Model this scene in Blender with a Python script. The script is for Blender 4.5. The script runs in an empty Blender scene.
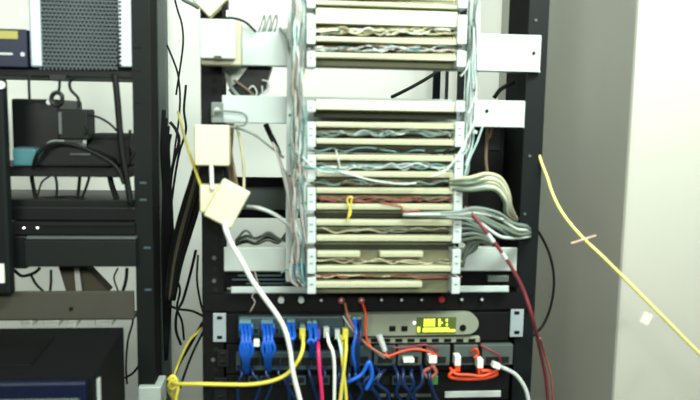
import bpy, bmesh, math, random
from mathutils import Vector, Matrix, Euler
random.seed(7)
R = math.radians
scene = bpy.context.scene
COL = scene.collection

# ------------------------------------------------------------ camera, world, lights, exposure
F = 700.0
CAM_LOC = Vector((0.0, -1.067, 1.5))
CAM_ROT = (Matrix.Rotation(R(-5.0), 3, 'Z') @ Matrix.Rotation(R(90 - 6.7), 3, 'X') @ Matrix.Rotation(R(1.0), 3, 'Z'))
cd = bpy.data.cameras.new('camera'); cam = bpy.data.objects.new('camera', cd); COL.objects.link(cam)
cam.matrix_world = Matrix.Translation(CAM_LOC) @ CAM_ROT.to_4x4()
cd.sensor_width = 36; cd.lens = 36 * F / 700; cd.clip_start = 0.01
cd.dof.use_dof = True; cd.dof.focus_distance = 1.4; cd.dof.aperture_fstop = 3.0
scene.camera = cam

w = bpy.data.worlds.new('world'); scene.world = w; w.use_nodes = True
bg = w.node_tree.nodes['Background']; bg.inputs[0].default_value = (1.0, 0.96, 0.84, 1); bg.inputs[1].default_value = 0.05

def area(name, loc, target, sx, sy, power, col):
    l = bpy.data.lights.new(name, 'AREA'); l.shape = 'RECTANGLE'; l.size = sx; l.size_y = sy
    l.energy = power; l.color = col
    o = bpy.data.objects.new(name, l); COL.objects.link(o); o.location = loc
    o.rotation_euler = (Vector(target) - Vector(loc)).to_track_quat('-Z', 'Y').to_euler()
    return o
area('ceiling_tube_light', (0.52, -0.66, 2.27), (0.10, 0.0, 1.62), 1.2, 0.12, 21, (0.86, 1.0, 0.94))
area('room_light', (0.45, -2.5, 2.25), (0.0, 0.0, 1.45), 1.0, 0.3, 21, (0.95, 1.0, 0.93))
area('left_wall_fill', (-1.0, -1.9, 2.0), (-0.35, 0.3, 1.5), 0.9, 0.3, 11, (0.95, 1.0, 0.93))  # fill lamp added to brighten the wall behind the left rack
vs = scene.view_settings
vs.view_transform = 'Standard'; vs.look = 'None'; vs.gamma = 1; vs.use_curve_mapping = False
vs.exposure = 0.9

# ------------------------------------------------------------ helpers
def ray(px, py): return CAM_ROT @ Vector(((px - 350) / F, (200 - py) / F, -1.0))
def P(px, py, Y=0.0):
    d = ray(px, py); t = (Y - CAM_LOC.y) / d.y
    return CAM_LOC + d * t

def material(name, col, rough=0.6, metal=0.0, var=0.08, scale=40, emit=0.0, bump=0.0, alpha=1.0, spec=0.4):
    m = bpy.data.materials.new(name); m.use_nodes = True
    nt = m.node_tree; b = nt.nodes['Principled BSDF']
    b.inputs['Roughness'].default_value = rough; b.inputs['Metallic'].default_value = metal
    b.inputs['Specular IOR Level'].default_value = spec
    tc = nt.nodes.new('ShaderNodeTexCoord'); no = nt.nodes.new('ShaderNodeTexNoise')
    no.inputs['Scale'].default_value = scale; no.inputs['Detail'].default_value = 3
    nt.links.new(tc.outputs['Object'], no.inputs['Vector'])
    mx = nt.nodes.new('ShaderNodeMix'); mx.data_type = 'RGBA'
    c = [min(1, v) for v in col]
    mx.inputs[6].default_value = (*[v * (1 - var) for v in c], 1)
    mx.inputs[7].default_value = (*[min(1, v * (1 + var)) for v in c], 1)
    nt.links.new(no.outputs['Fac'], mx.inputs[0]); nt.links.new(mx.outputs[2], b.inputs['Base Color'])
    if bump:
        bp = nt.nodes.new('ShaderNodeBump'); bp.inputs['Strength'].default_value = bump; bp.inputs['Distance'].default_value = 0.002
        nt.links.new(no.outputs['Fac'], bp.inputs['Height']); nt.links.new(bp.outputs[0], b.inputs['Normal'])
    if emit:
        b.inputs['Emission Color'].default_value = (*c, 1); b.inputs['Emission Strength'].default_value = emit
    if alpha < 1:
        b.inputs['Transmission Weight'].default_value = 1 - alpha
    return m
def srgb(r, g, b):
    f = lambda v: (v / 255 / 12.92) if v <= 10 else ((v / 255 + 0.055) / 1.055) ** 2.4
    return (f(r), f(g), f(b))
def MM(name, r, g, b, **k): return material(name, srgb(r, g, b), **k)
M = dict(
    wall=MM('wall_paint', 228, 229, 220, rough=0.85, var=0.04, scale=3, bump=0.15),
    pillar=MM('pillar_paint', 170, 168, 157, rough=0.42, var=0.03, scale=2, bump=0.1),
    floor=MM('floor_tile', 100, 118, 110, rough=0.6, scale=6),
    ceil=MM('ceiling_paint', 215, 215, 208, rough=0.9),
    rack=MM('rack_black', 6, 7, 7, rough=0.6, spec=0.2, var=0.2, scale=60, bump=0.1),
    rackgreen=MM('rack_painted_steel', 11, 16, 15, rough=0.6, spec=0.18, var=0.12, scale=30),
    rackdark=MM('rack_inner_black', 6, 7, 8, rough=0.8, spec=0.1),
    white_metal=MM('white_enamel', 176, 186, 181, rough=0.4, var=0.04, scale=20),
    dull_metal=MM('galvanised_steel', 172, 180, 172, rough=0.5, metal=0.1, var=0.1, scale=25),
    silver=MM('silver_metal', 165, 175, 178, rough=0.4, metal=0.3),
    cream=MM('cream_plastic', 202, 199, 164, rough=0.5, var=0.03),
    strip=MM('terminal_strip_plastic', 188, 190, 160, rough=0.5, var=0.05, scale=200),
    olive=MM('block_base_plastic', 104, 104, 78, rough=0.6, var=0.12, scale=60),
    olivedark=MM('block_trough_plastic', 44, 45, 33, rough=0.7, var=0.3, scale=50),
    hole=MM('dark_hole', 10, 10, 10, rough=0.9),
    black=MM('black_plastic', 7, 8, 9, rough=0.4, spec=0.3, var=0.15),
    blackm=MM('black_matt_plastic', 6, 7, 7, rough=0.7, spec=0.2, var=0.2),
    darkgrey=MM('dark_grey_plastic', 13, 16, 15, rough=0.6, spec=0.25, var=0.12),
    midgrey=MM('grey_plastic', 72, 80, 76, rough=0.5, var=0.1),
    navy=MM('navy_plastic', 12, 20, 42, rough=0.4, spec=0.25, var=0.2, scale=15),
    teal=MM('teal_plastic', 52, 100, 104, rough=0.45),
    bezel=MM('bezel_grey_green', 128, 134, 116, rough=0.5, var=0.05),
    bluegrey=MM('blue_grey_steel', 52, 68, 72, rough=0.5, var=0.15),
    brown=MM('brown_card', 66, 62, 46, rough=0.8, var=0.15),
    display=MM('display_window', 84, 94, 50, rough=0.25),
    glow=material('display_glow', srgb(205, 235, 60), emit=0.9),
    led=material('led_glow', (1.0, 0.92, 0.95), emit=1.6),
    yscreen=MM('yellow_label', 150, 142, 70, rough=0.5),
    cblack=MM('cable_black', 12, 13, 12, rough=0.6, spec=0.2), cgrey=MM('cable_grey', 108, 118, 110, rough=0.5),
    clight=MM('cable_pale_grey', 178, 184, 178, rough=0.5), cwhite=MM('cable_white', 214, 218, 205, rough=0.45),
    cbeige=MM('cable_beige', 178, 172, 138, rough=0.5), cgreen=MM('cable_grey_green', 92, 104, 86, rough=0.5),
    cyellow=MM('cable_yellow', 204, 190, 70, rough=0.45), cred=MM('cable_dark_red', 112, 44, 50, rough=0.5),
    ccrimson=MM('cable_crimson', 196, 40, 92, rough=0.45), corange=MM('cable_orange', 206, 66, 26, rough=0.4),
    cbrown=MM('cable_salmon', 150, 96, 70, rough=0.5), cblue=MM('cable_blue', 20, 84, 178, rough=0.4),
    cnavy=MM('cable_dark_blue', 12, 34, 72, rough=0.4), cteal=MM('cable_teal', 96, 134, 130, rough=0.5),
    cpink=MM('wire_pink', 176, 158, 150, rough=0.5), cstripe=MM('wire_pale_cyan', 176, 200, 196, rough=0.5),
    cbrownw=MM('wire_brown', 104, 84, 60, rough=0.5), credw=MM('wire_red', 140, 74, 60, rough=0.5),
    clear=MM('clear_plastic', 150, 160, 156, rough=0.2, alpha=0.5),
    green=MM('green_tape', 60, 110, 60, rough=0.5), redlamp=MM('red_lamp', 150, 44, 50, rough=0.35),
    tape=MM('salmon_tape', 190, 158, 138, rough=0.7),
)

WL = {}
class MB:
    def __init__(s): s.v = []; s.f = []; s.smooth = False
    def add(s, vs, fs):
        n = len(s.v); s.v += [Vector(a) for a in vs]; s.f += [tuple(i + n for i in f) for f in fs]
    def bmadd(s, bm):
        bm.verts.index_update(); s.add([v.co.copy() for v in bm.verts], [[v.index for v in f.verts] for f in bm.faces]); bm.free()
    def wbox(s, c, size, rot=None, bev=0.0):
        bm = bmesh.new(); bmesh.ops.create_cube(bm, size=1.0)
        bmesh.ops.scale(bm, vec=size, verts=bm.verts)
        if bev: bmesh.ops.bevel(bm, geom=list(bm.edges), offset=min(bev, min(size) * 0.45), segments=2, affect='EDGES', profile=0.5)
        if rot is not None: bmesh.ops.rotate(bm, matrix=rot, verts=bm.verts)
        bmesh.ops.translate(bm, vec=c, verts=bm.verts); s.bmadd(bm); return s
    def box(s, x0, y0, x1, y1, Y, d, bev=0.0, roty=0.0):
        """box whose front face reads x0..x1, y0..y1 at plane Y; d = depth away from the camera"""
        xm, ym = (x0 + x1) / 2, (y0 + y1) / 2
        a, b = P(x0, ym, Y), P(x1, ym, Y); t, u = P(xm, y0, Y), P(xm, y1, Y)
        c = Vector(((a.x + b.x) / 2, Y + d / 2, (t.z + u.z) / 2))
        return s.wbox(c, (b.x - a.x, d, t.z - u.z), Matrix.Rotation(R(roty), 3, 'Y') if roty else None, bev)
    def prism(s, pts, Y, d, bev=0.0):
        bm = bmesh.new(); q = [P(x, y, Y) for x, y in pts]
        vs = [bm.verts.new(p) for p in q]; f = bm.faces.new(vs)
        r = bmesh.ops.extrude_face_region(bm, geom=[f])
        bmesh.ops.translate(bm, vec=(0, d, 0), verts=[g for g in r['geom'] if isinstance(g, bmesh.types.BMVert)])
        bmesh.ops.recalc_face_normals(bm, faces=bm.faces)
        if bev: bmesh.ops.bevel(bm, geom=list(bm.edges), offset=bev, segments=2, affect='EDGES')
        s.bmadd(bm); return s
    def cyl(s, a, b, r, n=10, r2=None):
        a, b = Vector(a), Vector(b); r2 = r if r2 is None else r2
        z = (b - a).normalized(); x = z.orthogonal().normalized(); y = z.cross(x)
        vs = [c + (x * math.cos(2 * math.pi * i / n) + y * math.sin(2 * math.pi * i / n)) * q for c, q in ((a, r), (b, r2)) for i in range(n)]
        fs = [(i, (i + 1) % n, n + (i + 1) % n, n + i) for i in range(n)] + [tuple(range(n - 1, -1, -1)), tuple(range(n, 2 * n))]
        s.add(vs, fs); return s
    def disc(s, px, py, Y, r, d, n=12):
        c = P(px, py, Y); return s.cyl(c, c + Vector((0, d, 0)), r, n)
    def tube(s, pts, r, n=7, k=5):
        q = [Vector(p) for p in pts]; out = []
        if len(q) < 3: out = q
        else:
            e = [q[0] * 2 - q[1]] + q + [q[-1] * 2 - q[-2]]
            for i in range(1, len(e) - 2):
                for j in range(k):
                    t = j / k; a, b, c, d = e[i - 1], e[i], e[i + 1], e[i + 2]
                    out.append(0.5 * ((2 * b) + (c - a) * t + (2 * a - 5 * b + 4 * c - d) * t * t + (3 * b - a - 3 * c + d) * t ** 3))
            out.append(q[-1])
        vs = []; x = None
        for i, p in enumerate(out):
            z = (out[min(i + 1, len(out) - 1)] - out[max(i - 1, 0)]).normalized()
            if z.length < 1e-6: z = Vector((0, 0, 1))
            x = z.orthogonal() if x is None else x - z * x.dot(z)
            if x.length < 1e-6: x = z.orthogonal()
            x.normalize(); y = z.cross(x)
            vs += [p + (x * math.cos(2 * math.pi * a / n) + y * math.sin(2 * math.pi * a / n)) * r for a in range(n)]
        m = len(out)
        fs = [(i * n + a, i * n + (a + 1) % n, (i + 1) * n + (a + 1) % n, (i + 1) * n + a) for i in range(m - 1) for a in range(n)]
        fs += [tuple(range(n - 1, -1, -1)), tuple(range((m - 1) * n, m * n))]
        s.add(vs, fs); s.smooth = True; return s
    def build(s, name, m, parent=None):
        lo = Vector([min(v[i] for v in s.v) for i in range(3)]); hi = Vector([max(v[i] for v in s.v) for i in range(3)])
        o3 = Vector(((lo.x + hi.x) / 2, (lo.y + hi.y) / 2, lo.z))
        me = bpy.data.meshes.new(name); me.from_pydata([v - o3 for v in s.v], [], s.f); me.update()
        if s.smooth:
            for p in me.polygons: p.use_smooth = len(p.vertices) == 4
        me.materials.append(M[m] if isinstance(m, str) else m)
        o = bpy.data.objects.new(name, me); COL.objects.link(o)
        WL[o.name] = o3
        if parent: o.parent = parent; o.location = o3 - WL[parent.name]
        else: o.location = o3
        return o
def tag(o, label=None, cat=None, group=None, kind=None):
    for k, v in (('label', label), ('category', cat), ('group', group), ('kind', kind)):
        if v: o[k] = v
    return o
def empty(name, loc, label=None, cat=None, group=None):
    o = bpy.data.objects.new(name, None); o.empty_display_size = 0.02; COL.objects.link(o); o.location = loc
    WL[o.name] = Vector(loc); return tag(o, label, cat, group)
def box(*a, **k): return MB().box(*a, **k)
def cpts(pts, Y):
    """pixel way-points (x, y[, Y]) -> points in the room"""
    return [P(p[0], p[1], p[2] if len(p) > 2 else Y) for p in pts]
def cable(name, pts, Y, r, m, label, cat='cable', group=None, n=8, k=6):
    return tag(MB().tube(cpts(pts, Y), r, n=n, k=k).build(name, m), label, cat, group)
def plug(par, px, py, Y, wx, wy, m, d=0.012, name='plug', rot=0):
    return box(px - wx / 2, py - wy / 2, px + wx / 2, py + wy / 2, Y, d, bev=0.0008, roty=rot).build(name, m, par)

ORD = ['first', 'second', 'third', 'fourth', 'fifth', 'sixth', 'seventh', 'eighth', 'ninth', 'tenth', 'eleventh']
# ------------------------------------------------------------ setting
def struct(name, mb, m):
    return tag(mb.build(name, m), kind='structure')
BACK = 0.62
struct('wall_back', MB().wbox((0.0, BACK + 0.05, 1.3), (4.2, 0.1, 2.6)), 'wall')
PC = P(626, 200, -0.06)                     # free corner of the pillar right of the rack
struct('wall_right', MB().wbox((PC.x + 0.7, -0.06 + (BACK + 0.06) / 2, 1.3), (1.4, BACK + 0.06, 2.6), bev=0.006), 'pillar')
struct('floor', MB().wbox((0, -1.3, -0.05), (4.2, 4.0, 0.1)), 'floor')
struct('ceiling', MB().wbox((0, -1.3, 2.65), (4.2, 4.0, 0.1)), 'ceil')
t = box(159, -60, 168, 480, BACK - 0.03, 0.029, bev=0.003)
tr = struct('trim_1', t, 'midgrey')

# ------------------------------------------------------------ right rack frame
XL0, XL1 = P(201.5, 200).x, P(223, 200).x
XR0, XR1 = P(521, 200).x, P(540, 200).x
rk = empty('equipment_rack', (0.5 * (XL0 + XR1), 0.0, 0), 'tall black open-frame equipment rack carrying the white terminal blocks, between wall pillar and left rack', 'rack')
def post(parent, x0, x1, Y, d, mf, ms, side):
    """steel channel: a front flange and a web running back"""
    f = MB().wbox(((x0 + x1) / 2, Y + 0.0015, 1.15), (x1 - x0, 0.003, 2.3)).build('post', mf, parent)
    xs = x0 + 0.002 if side > 0 else x1 - 0.002
    MB().wbox((xs, Y + d / 2 + 0.003, 1.15), (0.004, d, 2.3)).build('post_web', ms, f)
    xs = x1 - 0.002 if side > 0 else x0 + 0.002
    MB().wbox((xs, Y + d / 2 + 0.003, 1.15), (0.004, d, 2.3)).build('post_web', ms, f)
    return f
pl = post(rk, XL0, XL1, 0.0, 0.06, 'rack', 'rackdark', -1)
pr = post(rk, XR0, XR1, 0.0, 0.10, 'rackgreen', 'rackdark', 1)
for (px, py) in ((536, 20), (530, 156), (525, 214), (521, 296)):
    MB().disc(px, py, -0.002, 0.0022, 0.003).build('bolt', 'midgrey', rk)
for (px, py) in ((214, 258), (214, 281), (213, 300), (213, 360)):
    MB().disc(px, py, -0.002, 0.0032, 0.003).build('bolt', 'midgrey', rk)
hl = MB()
for i in range(60):                          # the square mounting holes of the left post, under 10 px each
    z = 0.9 + i * 0.0159
    hl.wbox(((XL0 + XL1) / 2 + 0.004, -0.0002, z), (0.007, 0.001, 0.007))
tag(hl.build('mounting_hole', 'hole', rk), kind='stuff')
for px in (434, 446, 456):
    pass
MB().box(430, -70, 436.5, 480, 0.50, 0.012).build('rear_post', 'rackdark', rk)
MB().box(442, -70, 444.5, 480, 0.52, 0.01).build('rear_post', 'darkgrey', rk)
MB().box(454, -70, 460, 480, 0.50, 0.012).build('rear_post', 'rackgreen', rk)
MB().box(226, 178, 300, 187, 0.22, 0.02).build('crossbar', 'rackdark', rk)
MB().box(226, 210, 300, 218, 0.22, 0.02).build('crossbar', 'rackdark', rk)
MB().box(236, 187.5, 300, 209.5, 0.225, 0.012).build('rear_plate', 'midgrey', rk)
MB().wbox(((XL0 + XR1) / 2, 0.3, 0.03), (XR1 - XL0, 0.6, 0.06)).build('base', 'rack', rk)
MB().wbox(((XL0 + XR1) / 2, 0.03, 2.28), (XR1 - XL0, 0.05, 0.04)).build('top_rail', 'rack', rk)
for x in (XL0 + .01, XR1 - .01):
    MB().wbox((x, 0.3, 0.9), (0.01, 0.5, 0.03)).build('side_rail', 'rackdark', rk)

# ------------------------------------------------------------ white brackets carrying the terminal blocks
def bracket(x0, y0, x1, y1, Y, label, m='white_metal', holes=(), d=0.004):
    o = tag(box(x0, y0, x1, y1, Y, d, bev=0.001).build('mounting_bracket', m), label, 'bracket', 'horizontal brackets behind the terminal blocks')
    box(x0 + .5, y1 - 1.2, x1 - .5, y1 + 0.4, Y + 0.0045, 0.02).build('flange', m, o)
    for px, py in holes: MB().disc(px, py, Y - 0.0012, 0.0028, 0.002).build('bolt', 'black', o)
    return o
bracket(232, 31, 541, 68.5, -0.012, 'broad white horizontal bracket, topmost of four, with bolt over right rack post', holes=[(534, 53)])
bracket(222, 98, 525, 125, -0.012, 'white horizontal bracket under the small black box, its bolt right of the terminal blocks', holes=[(487, 111)])
bracket(224, 247.5, 517, 271, -0.012, 'grey-white horizontal bracket below the beige cable bundle, third from the top', 'dull_metal')
bracket(231, 286.5, 509, 292.5, -0.02, 'thin long white horizontal bar just above the row of round studs')
def vrail(x0, x1, y0, y1, label, holes):
    o = tag(box(x0, y0, x1, y1, -0.03, 0.016, bev=0.001).build('vertical_rail', 'white_metal'), label, 'rail')
    for px, py in holes: MB().disc(px, py, -0.0308, 0.002, 0.001).build('hole', 'black', o)
    box(x0 - 0.5, y1 - 0.5, x1 + 0.5, y1 + 3, -0.031, 0.018, bev=0.001).build('foot', 'white_metal', o)
vrail(286.5, 296, -40, 279, 'white perforated vertical rail left of the terminal blocks', [(290, 49), (290, 115), (290, 145), (290, 176), (290, 206), (290.5, 262)])
vrail(469, 477, -40, 131, 'short white vertical rail right of the upper terminal blocks, behind loose wires', [(473, 20), (473, 90)])

# ------------------------------------------------------------ terminal blocks
BY = -0.062
UNITS = [  # (y0, y1 of end brackets, [(strip y0, y1, x-ranges)], description)
    (-9, 8, [(-6, -1.5, None), (2.5, 6.5, None)], 'white terminal block at the very top, cut by the frame'),
    (15, 44, [(10, 25, None), (38, 43, None)], 'terminal block with a wide blank white label plate, second from top'),
    (51, 67, [(54, 59, None)], 'single-strip terminal block just above the open gap'),
    (101, 112, [(101, 110.5, None)], 'single thick-strip terminal block just below the open gap'),
    (122, 147, [(123, 128, None), (139.5, 144.5, None)], 'two-strip terminal block second below the open gap'),
    (155, 180, [(155.5, 160.5, None), (172, 177, None)], 'two-strip terminal block level with the upper cream socket box bottom'),
    (188, 211, [(188.5, 193.5, None), (204.5, 209.5, None)], 'two-strip terminal block with red wires and a yellow wire knot'),
    (218, 243.5, [(220.5, 225.5, None), (236, 241, None)], 'two-strip terminal block with grey cables entering on the right'),
    (250, 274, [(252, 257, [(317, 360), (380, 423)]), (266.5, 271.5, None)], 'terminal block whose upper strip has two gaps'),
    (278, 294, [(282, 287.5, [(315, 422)])], 'lowest terminal block with one short strip ending early'),
]
def colx(y):   # the tower's left/right end-bracket edges, following the verticals
    t = y / 400.0
    return (306.5 + 1.0 * t, 315.5 + 0.6 * t, 458 - 9.5 * t + 0.5, 468 - 11 * t)
for n, (y0, y1, strips, lab) in enumerate(UNITS):
    yc = (y0 + y1) / 2; a, b, c, d = colx(yc)
    u = empty('terminal_block', P((a + d) / 2, y1, BY), lab, 'terminal block', 'terminal blocks stacked on the rack')
    lo = y1 + (6.5 if n not in (2,) else 0.5)
    hi = y0 - (0 if n != 1 else 6)
    if n == 8: lo = y1 + 2
    if n == 9: lo = y1 - 1
    box(b - 1, hi, c + 1, lo, BY + 0.008, 0.028).build('base', 'olivedark', u)
    if n != 2:
        pass
    for (s0, s1, xr) in strips:
        full = xr is None
        # moulded body under each strip, then the strip, then its comb of teeth
        if n == 3: box(b, s0 + 1, c, s1 + 1.5, BY + 0.001, 0.008).build('strip_body', 'olive', u)
        elif n == 2: box(b, s1 - 1, c, s1 + 8, BY + 0.001, 0.007).build('strip_body', 'olive', u)
        elif n == 8 or n == 9: box(b, s0 - 2, c, s1 + 5, BY + 0.003, 0.006).build('strip_body', 'olive', u)
        else: box(b, s1 - 1, c, s1 + (6 if strips[0][0] == s0 else 3.5), BY + 0.003, 0.006).build('strip_body', 'olive', u)
        for (x0, x1) in (xr or [(b + 0.3, c - 0.3)]):
            st = box(x0, s0, x1, s1, BY - 0.014, 0.016, bev=0.0008).build('terminal_strip', 'strip', u)
            if s1 - s0 < 9:
                tm = MB(); k = x0 + 1.2
                while k < x1 - 1:
                    tm.box(k, s0 - 0.6, k + 1.1, s1 - 2.6, BY - 0.0165, 0.004); k += 2.9
                tag(tm.build('terminal_tooth', 'cream', st), kind='stuff')
    for (p, q) in ((a, b), (c, d)):
        e = box(p, y0, q, y1, BY - 0.02, 0.05, bev=0.0012).build('end_bracket', 'white_metal', u)
        for k in range(1, max(2, int((y1 - y0) / 7))):
            box(p + 2.6, y0 + k * 7 - 1, q - 2.6, y0 + k * 7, BY - 0.0206, 0.001).build('notch', 'olive', e)

# ------------------------------------------------------------ thin jumper wires
CW = dict(clight='pale grey', cwhite='white', cpink='pinkish', cteal='teal-grey', cgrey='grey', cstripe='pale cyan', cbeige='beige', cyellow='yellow', cbrownw='brown', credw='red', cblack='black', cgreen='grey-green', darkgrey='dark grey', midgrey='mid grey', blackm='matt black', brown='brownish black')
def wire(name, pts, Y, r, m, label, group):
    if isinstance(m, str) and label.startswith('thin jumper'): label = 'thin ' + CW[m] + label[4:]
    return cable(name, pts, Y, r, m, label, 'wire', group, n=5, k=4)
pal_v = ['clight', 'cgrey', 'cpink', 'cteal', 'cgrey', 'cstripe', 'cgreen', 'cpink', 'midgrey', 'cteal']
for i in range(26):                          # bundle left of the blocks
    x = 293 + random.random() * 12; pts = []
    top = -12 if i < 18 else random.choice([40, 105, 130]); bot = random.choice([150, 180, 210, 245, 275, 285, 285])
    y = top
    while y < bot:
        pts.append((x + random.uniform(-2.2, 2.2) + 1.5 * math.sin(y / 40 + i), y, BY - 0.012 - random.random() * 0.02)); y += 24
    pts.append((min(x + 6, 306), bot + 2, BY - 0.02))
    wire('jumper_wire', pts, 0, 0.0011, pal_v[i % 10], 'thin jumper wire in the loose vertical bunch left of the terminal blocks', 'left vertical jumper wires')
for i in range(16):
    x = 469 + random.random() * 10; pts = []; y = -12; bot = random.choice([70, 110, 150, 160, 175])
    while y < bot:
        pts.append((x + random.uniform(-2, 2) - y * 0.035, y, BY + 0.004 + random.random() * 0.02)); y += 26
    pts.append((x - 8 - bot * 0.03, bot + 6, BY - 0.012))
    wire('jumper_wire', pts, 0, 0.0010, ['clight', 'cgrey', 'cstripe', 'midgrey'][i % 4], 'thin jumper wire in the loose bunch right of the terminal blocks', 'right vertical jumper wires')
rows = [  # (y centre, spread, count, palette, where)
    (31, 4, 9, ['cbeige', 'cbrownw', 'cbeige', 'cwhite', 'cgreen'], 'the strips under the wide blank label plate'),
    (48.5, 3, 9, ['clight', 'cteal', 'cblack', 'cbrownw', 'cblack', 'cwhite', 'cpink'], 'the strips above the open gap'),
    (133, 4, 5, ['cgrey', 'cteal', 'cgreen', 'clight'], 'in the second block below the gap'),
    (150, 2.5, 3, ['cblack', 'cteal'], 'the space under the second block below the gap'),
    (167, 4, 6, ['clight', 'cteal', 'cstripe', 'cgrey'], 'the strips at tilted socket box height'),
    (183, 3, 4, ['cbrownw', 'cgreen', 'cteal'], 'the space above the red-wired block'),
    (199, 3, 6, ['credw', 'cbrownw', 'cgreen', 'credw'], 'in the red-wired block'),
    (230, 3, 3, ['cgreen', 'cbeige'], 'in the block with grey cables entering'),
    (261, 3, 3, ['cbeige', 'cbrownw'], 'in the block whose strip has gaps'),
    (276, 2, 3, ['credw', 'cbeige', 'cbrownw'], 'in the lowest block')]
for (yc, sp, n, pal, where) in rows:
    for i in range(n):
        xa = random.choice([308, 311, 314, 320, 340]); xb = random.choice([455, 462, 450, 420, 390])
        if i == 0: xa, xb = 308, 462
        pts = []; x = xa
        while x < xb:
            pts.append((x, yc + random.uniform(-sp, sp), BY - 0.006 - random.random() * 0.008)); x += 12
        pts.append((xb, yc + random.uniform(-sp, sp), BY - 0.01))
        wire('jumper_wire', pts, 0, 0.0009, pal[i % len(pal)], 'thin jumper wire lying across ' + where.replace('in the', 'the').replace('just ', ''), 'jumper wires ' + where)
wire('jumper_wire', [(296, 151), (318, 170), (345, 173), (370, 180), (400, 184), (416, 183)], BY - 0.026, 0.0016, 'clight', 'single pale wire sagging across strips from upper left, loose end in the middle', 'loose wires')
wire('jumper_wire', [(300, 166), (330, 170), (345, 174)], BY - 0.026, 0.0018, 'cteal', 'short teal wire crossing the strips beside the left end brackets', 'loose wires')
wire('jumper_wire', [(340, 168), (338, 158), (336, 150)], BY - 0.024, 0.0008, 'cwhite', 'tiny white wire end standing up between strips', 'loose wires')
wire('jumper_wire', [(346, 221), (351, 212), (347, 200), (352, 197), (350, 207), (348, 218)], BY - 0.024, 0.0013, 'cyellow', 'yellow wire knotted in a narrow vertical loop over the strips', 'loose wires')
wire('jumper_wire', [(380, 203), (400, 206), (404, 211), (420, 210)], BY - 0.024, 0.0016, 'credw', 'short red wire tangle in front of a strip, centre right', 'loose wires')
wire('jumper_wire', [(476, 118), (466, 140), (458, 155), (446, 170), (430, 177)], BY - 0.03, 0.0012, 'cwhite', 'white wire slanting from right rail down to the strips', 'loose wires')
wire('jumper_wire', [(484, 122), (478, 140), (470, 158), (464, 176)], BY - 0.025, 0.0012, 'cstripe', 'pale wire slanting down just outside the right end brackets', 'loose wires')
wire('jumper_wire', [(250, 312), (255, 302), (252, 296), (258, 287), (256, 276), (254, 270)], -0.03, 0.0009, 'cpink', 'thin twisted pinkish wire dangling before the white bar, lower left', 'loose wires')

# ------------------------------------------------------------ beige and grey cable bundles on the right
for i in range(10):
    s = i / 9
    cable('telephone_cable', [(450, 180 + 9 * s, BY - 0.012), (470, 178 + 12 * s, BY - 0.02 - 0.01 * random.random()), (486 + 3 * s, 174 + 15 * s, -0.06), (500 - 2 * s, 178 + 14 * s, -0.05), (508 - 3 * s, 192 + 10 * s, -0.045), (511 - 5 * s, 208 + 6 * s, -0.03), (518, 222, 0.02)],
          0, 0.0031, ['cbeige', 'cgreen', 'clight', 'cbeige', 'cgreen'][i % 5], 'beige telephone cable arching right in the fat bunch, ' + ORD[i] + ' from the top', 'cable', 'beige cable bunch')
for i in range(9):
    s = i / 8
    cable('telephone_cable', [(400 + 45 * random.random(), 214 + 2 * s, BY - 0.022), (455, 212 + 5 * s, BY - 0.032), (475, 208 + 12 * s, -0.08), (498, 213 + 20 * s + 3 * math.sin(i * 1.7), -0.075), (513 + 4 * math.sin(i * 2.3), 223 + 15 * s, -0.06), (526, 226 + 11 * s, -0.04), (530, 230 + 6 * s, 0.0)],
          0, 0.0025, ['cgrey', 'cgreen', 'midgrey', 'clight', 'cgreen'][i % 5], 'grey telephone cable crossing right in the flat bunch, ' + ORD[i] + ' from the top', 'cable', 'grey cable bunch')
for i in range(7):
    cable('telephone_cable', [(459, 205 + 6 * i, -0.05), (466 + 2 * i, 214 + 4 * i, -0.045), (480 + 2 * i, 226 + 3 * i, -0.04), (476 - i, 248 - i, -0.035), (462, 255 + 2 * i, -0.03)],
          0, 0.003, ['cgreen', 'midgrey', 'cgrey'][i % 3], 'grey-green cable curling down beside the lower right end brackets, ' + ORD[i] + ' from the top', 'cable', 'curled cables beside the lower blocks')
cable('telephone_cable', [(488, 120, -0.01), (487, 140), (486, 160), (488, 178)], 0.02, 0.0026, 'cbrownw', 'brown cable dropping straight down below the second bracket, right', 'cable')
cable('telephone_cable', [(494, 122, -0.01), (491, 134), (487, 140)], 0.02, 0.0022, 'cbrownw', 'short brown cable forking into another below the second bracket', 'cable')
rc = cable('red_cable', [(464, 207, -0.08), (474, 216, -0.085), (486, 232), (500, 250), (512, 268), (524, 292), (533, 320), (540, 350, -0.03), (546, 380, 0.0), (549, 420, 0.02)], -0.09, 0.0027, 'cred', 'dark red cable running diagonally down right from the blocks past the rack post', 'cable')
for (x0, y0, x1, y1) in ((487.5, 234, 493.5, 242), (502, 253, 506, 259)):
    MB().cyl(P(x0, y0, -0.091), P(x1, y1, -0.091), 0.0034).build('white_sleeve', 'clight', rc)
cable('black_cable', [(531, 222, 0.0), (541, 236), (550, 256), (554, 280), (551, 305), (543, 325), (531, 338, 0.0)], 0.03, 0.0022, 'cblack', 'thin black cable looping out right of the rack at mid height', 'cable')

# white rear case and dark case seen between the brackets on the right
e = empty('equipment_case', P(492, 245, 0.10), 'dark equipment case behind the beige cable bunch', 'case')
box(469, 127, 516, 246, 0.10, 0.10, bev=0.002).build('body', 'blackm', e)
box(486, 128, 500, 150, 0.097, 0.004).build('label_plate', 'darkgrey', e)
# black strip panel between third bracket and thin bar
e = empty('slotted_panel', P(370, 286, 0.0), 'black slotted panel between the third bracket and the thin white bar', 'panel')
box(226, 272, 519, 287, -0.006, 0.01).build('plate', 'rackdark', e)
for x0, x1, y in ((238, 282, 275), (232, 300, 279), (246, 300, 283)):
    box(x0, y, x1, y + 1.3, -0.0085, 0.003).build('rib', 'bluegrey', e)
box(488, 276, 509, 282, -0.014, 0.009, bev=0.001).build('latch', 'midgrey', e)

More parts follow.
